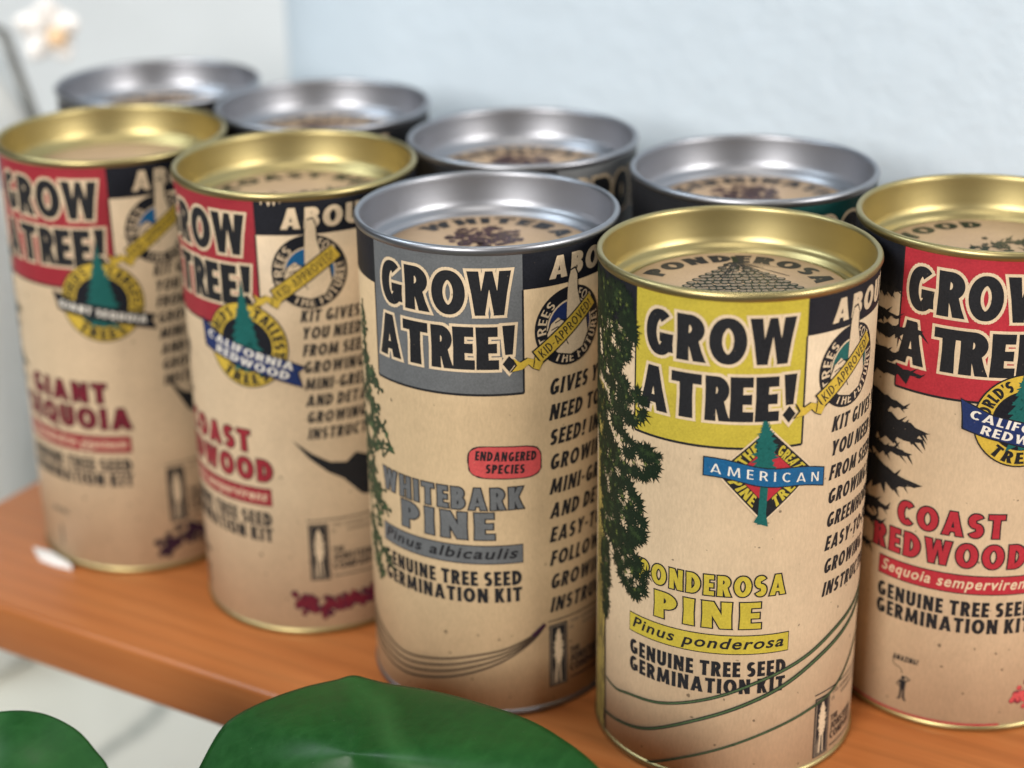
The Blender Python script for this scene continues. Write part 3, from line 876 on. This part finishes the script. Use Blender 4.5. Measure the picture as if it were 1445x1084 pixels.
CANS = 'seed kit cans lined up on the shelf'
def make_can(loc, metal, paper, label_print, phi, sticker, text, cat='can', tall=1.0):
    t = empty('seed_kit_can', (loc[0] * MM, loc[1] * MM, 0)); t.scale.z = tall
    lathe('paper_tube', U([(.955, .045), (RB, .05), (RB, 1.3), (RB, 2.6), (RB, HT - .05), (.96, HT - .045)]), paper, t, 256)
    lp = label_print.build('printed_label', t, phi)
    lathe('bottom_rim', U([(.0, .004), (.90, .004), (.955, .0)] + [(.962 + .032 * cos(radians(a)), .032 + .032 * sin(radians(a))) for a in range(-80, 110, 20)] + [(.965, .068), (.955, .07)]), metal, t, 192)
    lathe('metal_lid', rim_profile(), metal, t, 192)
    st = lathe('lid_sticker', [(.795 * RU, LID_Z + 2e-5), (.79 * RU, LID_Z + 1.2e-4), (.4 * RU, LID_Z + 1.2e-4), (0, LID_Z + 1.2e-4)], KRAFT_DISC, t, 96)
    if sticker:
        o = sticker.build('sticker_print', st, 0, flat=LID_Z + 1.45e-4)
    tag(t, text, cat, CANS)
    return t

make_can((60.9, 447.5), GOLD, KRAFT, label_ponderosa(), -69.2, sticker_print('PONDEROSA PINE', 152, -52, 'cone', 1),
         'gold rimmed kraft seed can with a yellow headline panel, nearest in the front row', tall=0.995)
make_can((-6.4, 483.0), SILVER, KRAFT_WARM, label_whitebark(), -75, sticker_print('WHITEBARK PINE', 140, -80, 'brown', 2),
         'silver rimmed kraft seed can with a grey headline panel and a red endangered stamp', tall=1.004)
make_can((134.95, 471.15), GOLD, KRAFT, label_redwood(False), -71, sticker_print('COAST REDWOOD', 292, 82, 'sprig', 3, 'green'),
         'gold rimmed can with a red panel and black boughs, cut by the right edge', tall=1.005)
make_can((-66.33, 532.12), GOLD, KRAFT, label_redwood(True), -103, sticker_print('COAST REDWOOD', 160, -60, 'sprig', 4, 'green'),
         'gold rimmed seed can with a red panel standing just left of the grey labelled can', tall=1.012)
make_can((-131.86, 575.25), GOLD, KRAFT, label_sequoia(), -82, sticker_print('', 0, 0, 'none', 5),
         'blurred gold rimmed giant sequoia can, at the left end of the front row', tall=1.005)
BACK = [((75.09, 523.92), 'shadedteal', -52, 'silver rimmed dark can behind the yellow panelled can, a teal strip under its rim'),
        ((4.82, 565.11), 'grey', -38, 'silver rimmed dark can behind the grey panelled can, a grey patch under its rim'),
        ((-65.27, 614.13), None, -90, 'blurred silver rimmed dark can behind the can left of the grey labelled one'),
        ((-130.33, 652.95), None, -60, 'farthest silver rimmed dark can, at the left end of the back row')]
for i, (loc, panel, phi, text) in enumerate(BACK):
    make_can(loc, SILVER, KRAFT_WARM, label_back(panel), phi, sticker_print('GERMINATION KIT', 150, -60, 'brown', 20 + i), text)

# ------------------------------------------------------------------ shelf board
ED = Vector((0.8623, -0.5065, 0)); EN = Vector((0.5065, 0.8623, 0))
P0 = Vector((-0.2228, 0.5467, 0))         # front left corner of the board top
def wood_mat():
    m, nt, b = new_mat('orange_stained_pine')
    tc = node(nt, 'ShaderNodeTexCoord'); v = tc.outputs['Object']
    mp = node(nt, 'ShaderNodeMapping'); mp.inputs['Scale'].default_value = (1.2, 14, 14)
    nt.links.new(v, mp.inputs['Vector'])
    warp = noise(nt, 3.0, 2, .5, mp.outputs['Vector'])
    grain = noise(nt, 11, 6, .62, mp.outputs['Vector'])
    mp2 = node(nt, 'ShaderNodeMapping'); mp2.inputs['Scale'].default_value = (2.0, 110, 110)
    nt.links.new(v, mp2.inputs['Vector'])
    fine = noise(nt, 9, 5, .7, mp2.outputs['Vector'])
    wv = node(nt, 'ShaderNodeTexWave'); wv.wave_type = 'BANDS'; wv.bands_direction = 'Y'
    wv.inputs['Scale'].default_value = 2.6; wv.inputs['Distortion'].default_value = 5.0; wv.inputs['Detail'].default_value = 3.0; wv.inputs['Detail Scale'].default_value = 1.2
    nt.links.new(mp.outputs['Vector'], wv.inputs['Vector'])
    r = ramp(nt, grain.outputs['Fac'], [(0.2, (0.37, 0.115, 0.030)), (0.55, (0.43, 0.148, 0.042)), (0.85, (0.48, 0.18, 0.056))])
    r2 = ramp(nt, fine.outputs['Fac'], [(0.3, 0.90), (0.7, 1.04)])
    c = mix(nt, 1.0, r.outputs['Color'], r2.outputs['Color'], 'MULTIPLY')
    r3 = ramp(nt, wv.outputs['Fac'], [(0.0, 0.88), (0.35, 1.0), (1.0, 1.03)])
    c = mix(nt, 0.8, c, r3.outputs['Color'], 'MULTIPLY')
    nt.links.new(c, b.inputs['Base Color'])
    b.inputs['Roughness'].default_value = 0.34
    b.inputs['Specular IOR Level'].default_value = 0.5
    bump(nt, b, fine.outputs['Fac'], 0.12, 0.0003)
    return m
def box_bm(x0, x1, y0, y1, z0, z1, bev, segs=3):
    bm = bmesh.new(); bmesh.ops.create_cube(bm, size=1.0)
    for v in bm.verts:
        v.co = Vector(((x0 + x1) / 2 + v.co.x * (x1 - x0), (y0 + y1) / 2 + v.co.y * (y1 - y0), (z0 + z1) / 2 + v.co.z * (z1 - z0)))
    if bev: bmesh.ops.bevel(bm, geom=bm.edges[:], offset=bev, segments=segs, profile=.5, affect='EDGES')
    return bm
def bm_obj(name, bm, mat, parent=None, smooth=True):
    me = bpy.data.meshes.new(name); bm.to_mesh(me); bm.free(); me.materials.append(mat)
    if smooth:
        me.polygons.foreach_set('use_smooth', [True] * len(me.polygons))
    o = bpy.data.objects.new(name, me); COL.objects.link(o)
    if parent: o.parent = parent
    return o
ROT = Matrix(((ED.x, EN.x, 0, 0), (ED.y, EN.y, 0, 0), (0, 0, 1, 0), (0, 0, 0, 1)))
shelf = bm_obj('shelf_board', box_bm(0, 1.0, 0, .222, -.019, 0, .0022, 4), wood_mat())
shelf.matrix_world = Matrix.Translation(P0) @ ROT
shelf.data.set_sharp_from_angle(angle=radians(50))
tag(shelf, 'orange stained wooden shelf board carrying the row of seed cans', 'shelf')

# ------------------------------------------------------------------ wall, casing, marble floor
def plain_mat(name, col, rough, s1, amp, bs=0.0, bscale=300, bdist=.0005):
    m, nt, b = new_mat(name)
    tc = node(nt, 'ShaderNodeTexCoord'); v = tc.outputs['Object']
    n1 = noise(nt, s1, 4, .55, v)
    r = ramp(nt, n1.outputs['Fac'], [(0.3, tuple(c * (1 - amp) for c in col)), (0.7, tuple(min(1, c * (1 + amp)) for c in col))])
    nt.links.new(r.outputs['Color'], b.inputs['Base Color'])
    b.inputs['Roughness'].default_value = rough
    if bs:
        n2 = noise(nt, bscale, 4, .6, v); bump(nt, b, n2.outputs['Fac'], bs, bdist)
    return m
def wall_mesh():
    # plan of the wall: straight run, then a made-up rounded end turning away, shaped to fade the shading
    r = .11; prof = [(1.6, 0)] + [(r - r * sin(radians(a)), r - r * cos(radians(a))) for a in range(0, 91, 3)] + [(0, .35), (1.6, .35)]
    n = len(prof); vs = [(x, y, -.5) for x, y in prof] + [(x, y, 1.2) for x, y in prof]
    fs = [(i, i + n, (i + 1) % n + n, (i + 1) % n) for i in range(n)] + [tuple(range(n)), tuple(range(2 * n - 1, n - 1, -1))]
    return vs, fs
wv_, wf_ = wall_mesh()
wall = mesh_obj('wall', wv_, wf_, plain_mat('pale_blue_paint', (.565, .655, .735), .6, 9, .035, .5, 70, .002))
wall.data.set_sharp_from_angle(angle=radians(40))
wall.matrix_world = Matrix.Translation(Vector((-.140, .766, 0))) @ ROT
tag(wall, 'pale blue painted wall behind the back row of cans', 'wall')
casing = bm_obj('window_casing', box_bm(-.60, .10, .0, .04, -.5, 1.2, .003), plain_mat('white_paint', (.75, .775, .795), .5, 12, .03, .2, 60, .001), smooth=False)
casing.matrix_world = Matrix.Translation(Vector((-.140, .766, 0)) + EN * .36) @ ROT
tag(casing, 'white painted board past the rounded end of the blue wall', 'board')

def marble_mat():
    m, nt, b = new_mat('white_marble')
    tc = node(nt, 'ShaderNodeTexCoord'); v = tc.outputs['Object']
    n1 = noise(nt, 7, 5, .6, v)
    base = ramp(nt, n1.outputs['Fac'], [(0.3, (.64, .63, .55)), (0.7, (.73, .72, .64))])
    sx = node(nt, 'ShaderNodeSeparateXYZ'); 
    wn = noise(nt, 16, 5, .65, v)
    sub = node(nt, 'ShaderNodeVectorMath'); sub.operation = 'SUBTRACT'; sub.inputs[1].default_value = (.5, .5, .5)
    nt.links.new(wn.outputs['Color'], sub.inputs[0])
    sc = node(nt, 'ShaderNodeVectorMath'); sc.operation = 'SCALE'; sc.inputs['Scale'].default_value = .03
    nt.links.new(sub.outputs[0], sc.inputs[0])
    add = node(nt, 'ShaderNodeVectorMath'); add.operation = 'ADD'
    nt.links.new(v, add.inputs[0]); nt.links.new(sc.outputs[0], add.inputs[1])
    nt.links.new(add.outputs[0], sx.inputs[0])
    col = base.outputs['Color']
    # two long veins: distance to a line in the plane of the slab
    for (ax, ay, bx, by, wdt, amt) in ((-.150, .781, -.191, .694, .006, .80), (-.095, .80, -.125, .66, .006, .16)):
        dx, dy = bx - ax, by - ay; l = math.hypot(dx, dy); nx, ny = -dy / l, dx / l
        mx = node(nt, 'ShaderNodeMath'); mx.operation = 'MULTIPLY'; mx.inputs[1].default_value = nx; nt.links.new(sx.outputs['X'], mx.inputs[0])
        my = node(nt, 'ShaderNodeMath'); my.operation = 'MULTIPLY_ADD'; my.inputs[1].default_value = ny; nt.links.new(sx.outputs['Y'], my.inputs[0]); nt.links.new(mx.outputs[0], my.inputs[2])
        off = node(nt, 'ShaderNodeMath'); off.operation = 'SUBTRACT'; off.inputs[1].default_value = nx * ax + ny * ay; nt.links.new(my.outputs[0], off.inputs[0])
        ab = node(nt, 'ShaderNodeMath'); ab.operation = 'ABSOLUTE'; nt.links.new(off.outputs[0], ab.inputs[0])
        r = ramp(nt, ab.outputs[0], [(0.0, amt), (wdt * .35, amt * .5), (wdt, 0.0)])
        col = mix(nt, r.outputs['Color'], col, (.17, .185, .165))
    nt.links.new(col, b.inputs['Base Color'])
    b.inputs['Roughness'].default_value = .25
    return m
slab = bm_obj('marble_slab', box_bm(-1.3, .12, .56, 1.9, -.21, -.18, .002), marble_mat(), smooth=False)
tag(slab, 'pale marble slab with a grey vein, seen low under the shelf edge', 'slab')
floor = mesh_obj('floor', [(-4, -4, -.90), (4, -4, -.90), (4, 4, -.90), (-4, 4, -.90)], [(0, 1, 2, 3)], plain_mat('grey_floor', (.22, .20, .18), .5, 6, .1), smooth=False)
tag(floor, kind='structure')

# ------------------------------------------------------------------ white vase and orchid at the far left
vase = lathe('vase', [(0, -.192), (.050, -.192), (.056, -.184), (.066, -.10), (.078, .0), (.080, .05), (.074, .09), (.058, .115), (.036, .126), (.026, .130), (.022, .128), (.020, .10), (0, .09)],
             plain_mat('white_glaze', (.80, .81, .79), .22, 20, .02), None, 96)
vase.location = (-.293, .800, .012)
tag(vase, 'blurred white rounded vase at the left edge behind the cans', 'vase')

def tube(name, pts, r0, r1, mat, parent=None, n=12):
    vs, fs = [], []
    for i, p in enumerate(pts):
        a, b = Vector(pts[max(i - 1, 0)]), Vector(pts[min(i + 1, len(pts) - 1)])
        d = (b - a).normalized(); s = d.cross(Vector((0.31, 0.2, 1))).normalized(); u = s.cross(d)
        r = r0 + (r1 - r0) * i / (len(pts) - 1)
        for k in range(n):
            c = Vector(p) + r * (cos(2 * pi * k / n) * s + sin(2 * pi * k / n) * u); vs.append(tuple(c))
    for i in range(len(pts) - 1):
        for k in range(n):
            k2 = (k + 1) % n; fs.append((i * n + k, i * n + k2, (i + 1) * n + k2, (i + 1) * n + k))
    fs.append(tuple(range(n))[::-1]); fs.append(tuple(range((len(pts) - 1) * n, len(pts) * n)))
    return mesh_obj(name, vs, fs, mat, parent)

fl = empty('flower_stem', (-.215, .800, 0))
stem_m = plain_mat('grey_green_stem', (.13, .13, .12), .5, 60, .2)
tube('stem', [(-.072, 0, .100), (-.060, -.008, .137), (-.030, -.012, .150), (-.008, -.015, .138), (.000, -.012, .10), (.004, 0, .04), (.004, 0, -.181)], .0022, .0026, stem_m, fl)
petal_m = plain_mat('white_petal', (.82, .80, .78), .5, 60, .04)
pv, pf = [], []
for k in range(5):
    a0 = 2 * pi * k / 5 + .3
    for i in range(6):
        f = i / 5; wd = .0105 * math.sin(.25 + f * 2.75)
        for j in (-1, 0, 1):
            rr = .003 + f * .022; a = a0
            pv.append(((rr * cos(a) - j * wd * sin(a)) * .6, -.003 * f * f + .0018 * abs(j), (rr * sin(a) + j * wd * cos(a)) * .6))
    b = k * 18
    for i in range(5):
        for j in range(2):
            q = b + i * 3 + j; pf.append((q, q + 1, q + 4, q + 3))
bl = mesh_obj('petals', pv, pf, petal_m, fl); bl.location = (.013, -.02, .140)
sol = bl.modifiers.new('thickness', 'SOLIDIFY'); sol.thickness = .0007
ctr = lathe('flower_centre', [(0, -.004), (.003, -.0035), (.005, 0), (.0035, .003), (0, .005)], plain_mat('orange_centre', (.80, .55, .33), .5, 90, .1), fl, 24)
ctr.location = (.018, -.026, .138); ctr.rotation_euler = (radians(90), 0, 0)
tag(fl, 'blurred white flower with an orange centre on a thin stem by the white vase', 'flower')

# ------------------------------------------------------------------ scrap of white paper by the last can
sc_v = [(-.1700, .5555), (-.1625, .5505), (-.1555, .5448), (-.1530, .5400), (-.1600, .5432), (-.1660, .5475)]
bm = bmesh.new()
vb = [bm.verts.new((x, y, .0004)) for x, y in sc_v]; ft = bm.faces.new(vb)
ex = bmesh.ops.extrude_face_region(bm, geom=[ft])
for i, v in enumerate([g for g in ex['geom'] if isinstance(g, bmesh.types.BMVert)]): v.co.z += .0012 + .0008 * (i % 2)
bmesh.ops.recalc_face_normals(bm, faces=bm.faces)
tag(bm_obj('paper_scrap', bm, plain_mat('white_paper', (.80, .79, .77), .7, 200, .03), smooth=False), 'small white paper scrap lying at the foot of the leftmost front can', 'paper')

# ------------------------------------------------------------------ houseplant in front of the shelf
def leaf_mat():
    m, nt, b = new_mat('glossy_green_leaf')
    tc = node(nt, 'ShaderNodeTexCoord'); v = tc.outputs['Object']
    n1 = noise(nt, 30, 5, .6, v); n2 = noise(nt, 260, 4, .6, v); n3 = noise(nt, 1500, 2, .5, v)
    r = ramp(nt, n1.outputs['Fac'], [(0.3, (.007, .050, .009)), (0.7, (.012, .072, .013))])
    r2 = ramp(nt, n2.outputs['Fac'], [(0.3, .85), (0.7, 1.12)])
    c = mix(nt, 1.0, r.outputs['Color'], r2.outputs['Color'], 'MULTIPLY')
    r3 = ramp(nt, n3.outputs['Fac'], [(0.775, 0.0), (0.81, .7)])
    c = mix(nt, r3.outputs['Color'], c, (.22, .32, .20))
    va = node(nt, 'ShaderNodeAttribute'); va.attribute_name = 'vein'
    sx = node(nt, 'ShaderNodeSeparateXYZ'); nt.links.new(va.outputs['Vector'], sx.inputs[0])
    ab = node(nt, 'ShaderNodeMath'); ab.operation = 'ABSOLUTE'; nt.links.new(sx.outputs['X'], ab.inputs[0])
    mid = ramp(nt, ab.outputs[0], [(0.0, .22), (.0009, .14), (.0022, 0.0)])
    c = mix(nt, mid.outputs['Color'], c, (.06, .19, .055))
    w1 = node(nt, 'ShaderNodeMath'); w1.operation = 'MULTIPLY_ADD'; w1.inputs[1].default_value = .25
    nt.links.new(n1.outputs['Fac'], w1.inputs[0]); nt.links.new(sx.outputs['Y'], w1.inputs[2])
    pp = node(nt, 'ShaderNodeMath'); pp.operation = 'PINGPONG'; pp.inputs[1].default_value = .5; nt.links.new(w1.outputs[0], pp.inputs[0])
    lv = ramp(nt, pp.outputs[0], [(0.0, .05), (.05, .03), (.12, 0.0)])
    c = mix(nt, lv.outputs['Color'], c, (.05, .16, .045))
    nt.links.new(c, b.inputs['Base Color'])
    rr = ramp(nt, n2.outputs['Fac'], [(0.3, .36), (0.7, .46)])
    nt.links.new(rr.outputs['Color'], b.inputs['Roughness'])
    b.inputs['Specular IOR Level'].default_value = .24
    bump(nt, b, n2.outputs['Fac'], .10, .0004)
    return m
LEAF = leaf_mat()
def leaf(name, outline, dome, base_i, tip_i, parent):
    """blade from its rim points (mm): domed rings, a shallow groove along the midrib, real thickness"""
    pts = [Vector(p) * MM for p in outline]
    n0 = len(pts); N = 144; rim = []
    for i in range(N):
        f = i / N * n0; k = int(f); t = f - k
        p0, p1, p2, p3 = pts[(k - 1) % n0], pts[k], pts[(k + 1) % n0], pts[(k + 2) % n0]
        rim.append(.5 * (2 * p1 + (p2 - p0) * t + (2 * p0 - 5 * p1 + 4 * p2 - p3) * t * t + (3 * p1 - p0 - 3 * p2 + p3) * t ** 3))
    base, tip = pts[base_i], pts[tip_i]
    c = sum(rim, Vector()) / N
    nrm = Vector()
    for i in range(N): nrm += (rim[i] - c).cross(rim[(i + 1) % N] - c)
    nrm.normalize()
    if nrm.z < 0: nrm = -nrm
    ax = (tip - base).normalized(); sd = nrm.cross(ax)
    M = 30; vs, fs, uvs = [tuple(c + nrm * dome)], [], [((c - base).dot(sd), ((c - base).dot(ax)) / .0075)]
    for r in range(1, M + 1):
        f = r / M
        for i in range(N):
            p = c + (rim[i] - c) * f
            d = (p - base).dot(sd); al = (p - base).dot(ax)
            h = dome * (1 - f * f)
            lat = (al - .55 * abs(d)) / .0075
            uvs.append((d, lat))
            vs.append(tuple(p + nrm * h))
    for i in range(N): fs.append((0, 1 + i, 1 + (i + 1) % N))
    for r in range(M - 1):
        for i in range(N):
            a = 1 + r * N + i; b = 1 + r * N + (i + 1) % N
            fs.append((a, a + N, b + N, b))
    o = mesh_obj(name, vs, fs, LEAF, parent)
    at = o.data.attributes.new('vein', 'FLOAT_VECTOR', 'POINT')
    for k, (d, lat) in enumerate(uvs): at.data[k].vector = (d, lat, 0)
    bm = bmesh.new(); bm.from_mesh(o.data); bm.verts.ensure_lookup_table()
    inner = bm.verts[:1 + (M - 1) * N]
    for _ in range(160): bmesh.ops.smooth_vert(bm, verts=inner, factor=.5, use_axis_x=True, use_axis_y=True, use_axis_z=True)
    c2 = bm.verts[0].co.copy()
    for v in bm.verts:                       # give the relaxed blade its gentle dome back
        q = v.co - c; q -= nrm * q.dot(nrm); v.co += nrm * dome * .6 * math.exp(-(q.length / .035) ** 2)
    bm.to_mesh(o.data); bm.free()
    s = o.modifiers.new('thickness', 'SOLIDIFY'); s.thickness = .0009; s.offset = 0
    return o, base
plant = empty('houseplant', (-.03, .22, -.18))
RL = [(-43.8, 421.2, 29.2), (-38.1, 420.0, 28.3), (-33.1, 418.9, 27.5), (-17.2, 409.6, 30.0), (1.9, 388.4, 36.8), (12.4, 374.4, 38.9), (19.8, 363.1, 39.0), (23.7, 355.5, 36.9), (22.6, 350.3, 28.4), (8.1, 355.0, 9.3), (-17.3, 370.5, -10.5), (-47.5, 377.7, -13.5), (-72.2, 385.1, -6.2), (-84.2, 393.7, 2.4), (-87.6, 400.5, 9.0), (-85.9, 404.0, 12.5), (-80.8, 411.1, 19.3), (-75.8, 414.3, 22.3), (-66.8, 417.2, 25.1), (-57.1, 419.3, 27.2), (-48.7, 420.4, 28.4)]
LL = [(-143.9, 385.9, 37.8), (-133.1, 388.1, 40.9), (-122.1, 387.8, 40.9), (-112.7, 385.1, 37.8), (-106.9, 381.4, 33.3), (-103.4, 378.3, 29.4), (-101.7, 371.9, 21.0), (-109.4, 365.0, 11.2), (-127.0, 361.4, 5.6), (-146.9, 363.9, 8.4), (-156.8, 372.3, 19.6), (-154.2, 380.7, 30.8)]
inv = -Vector((-.03, .22, -.18))
l1, b1 = leaf('leaf', RL, .010, 9, 0, plant); l1.location = inv
l2, b2 = leaf('leaf', LL, .008, 8, 1, plant); l2.location = inv
stalk_m = plain_mat('green_stalk', (.05, .12, .03), .4, 60, .2)
root = Vector((-.03, .22, -.18))
for b in (b1, b2):
    m1 = Vector((b.x * .8 - .006, b.y - .035, -.02)); 
    tube('petiole', [tuple(Vector(p) - root) for p in (b, b.lerp(m1, .35) + Vector((0, -.01, .004)), m1, m1.lerp(root, .5), root)], .0018, .003, stalk_m, plant)
tag(plant, 'glossy green houseplant leaves reaching up in front of the shelf edge', 'plant')
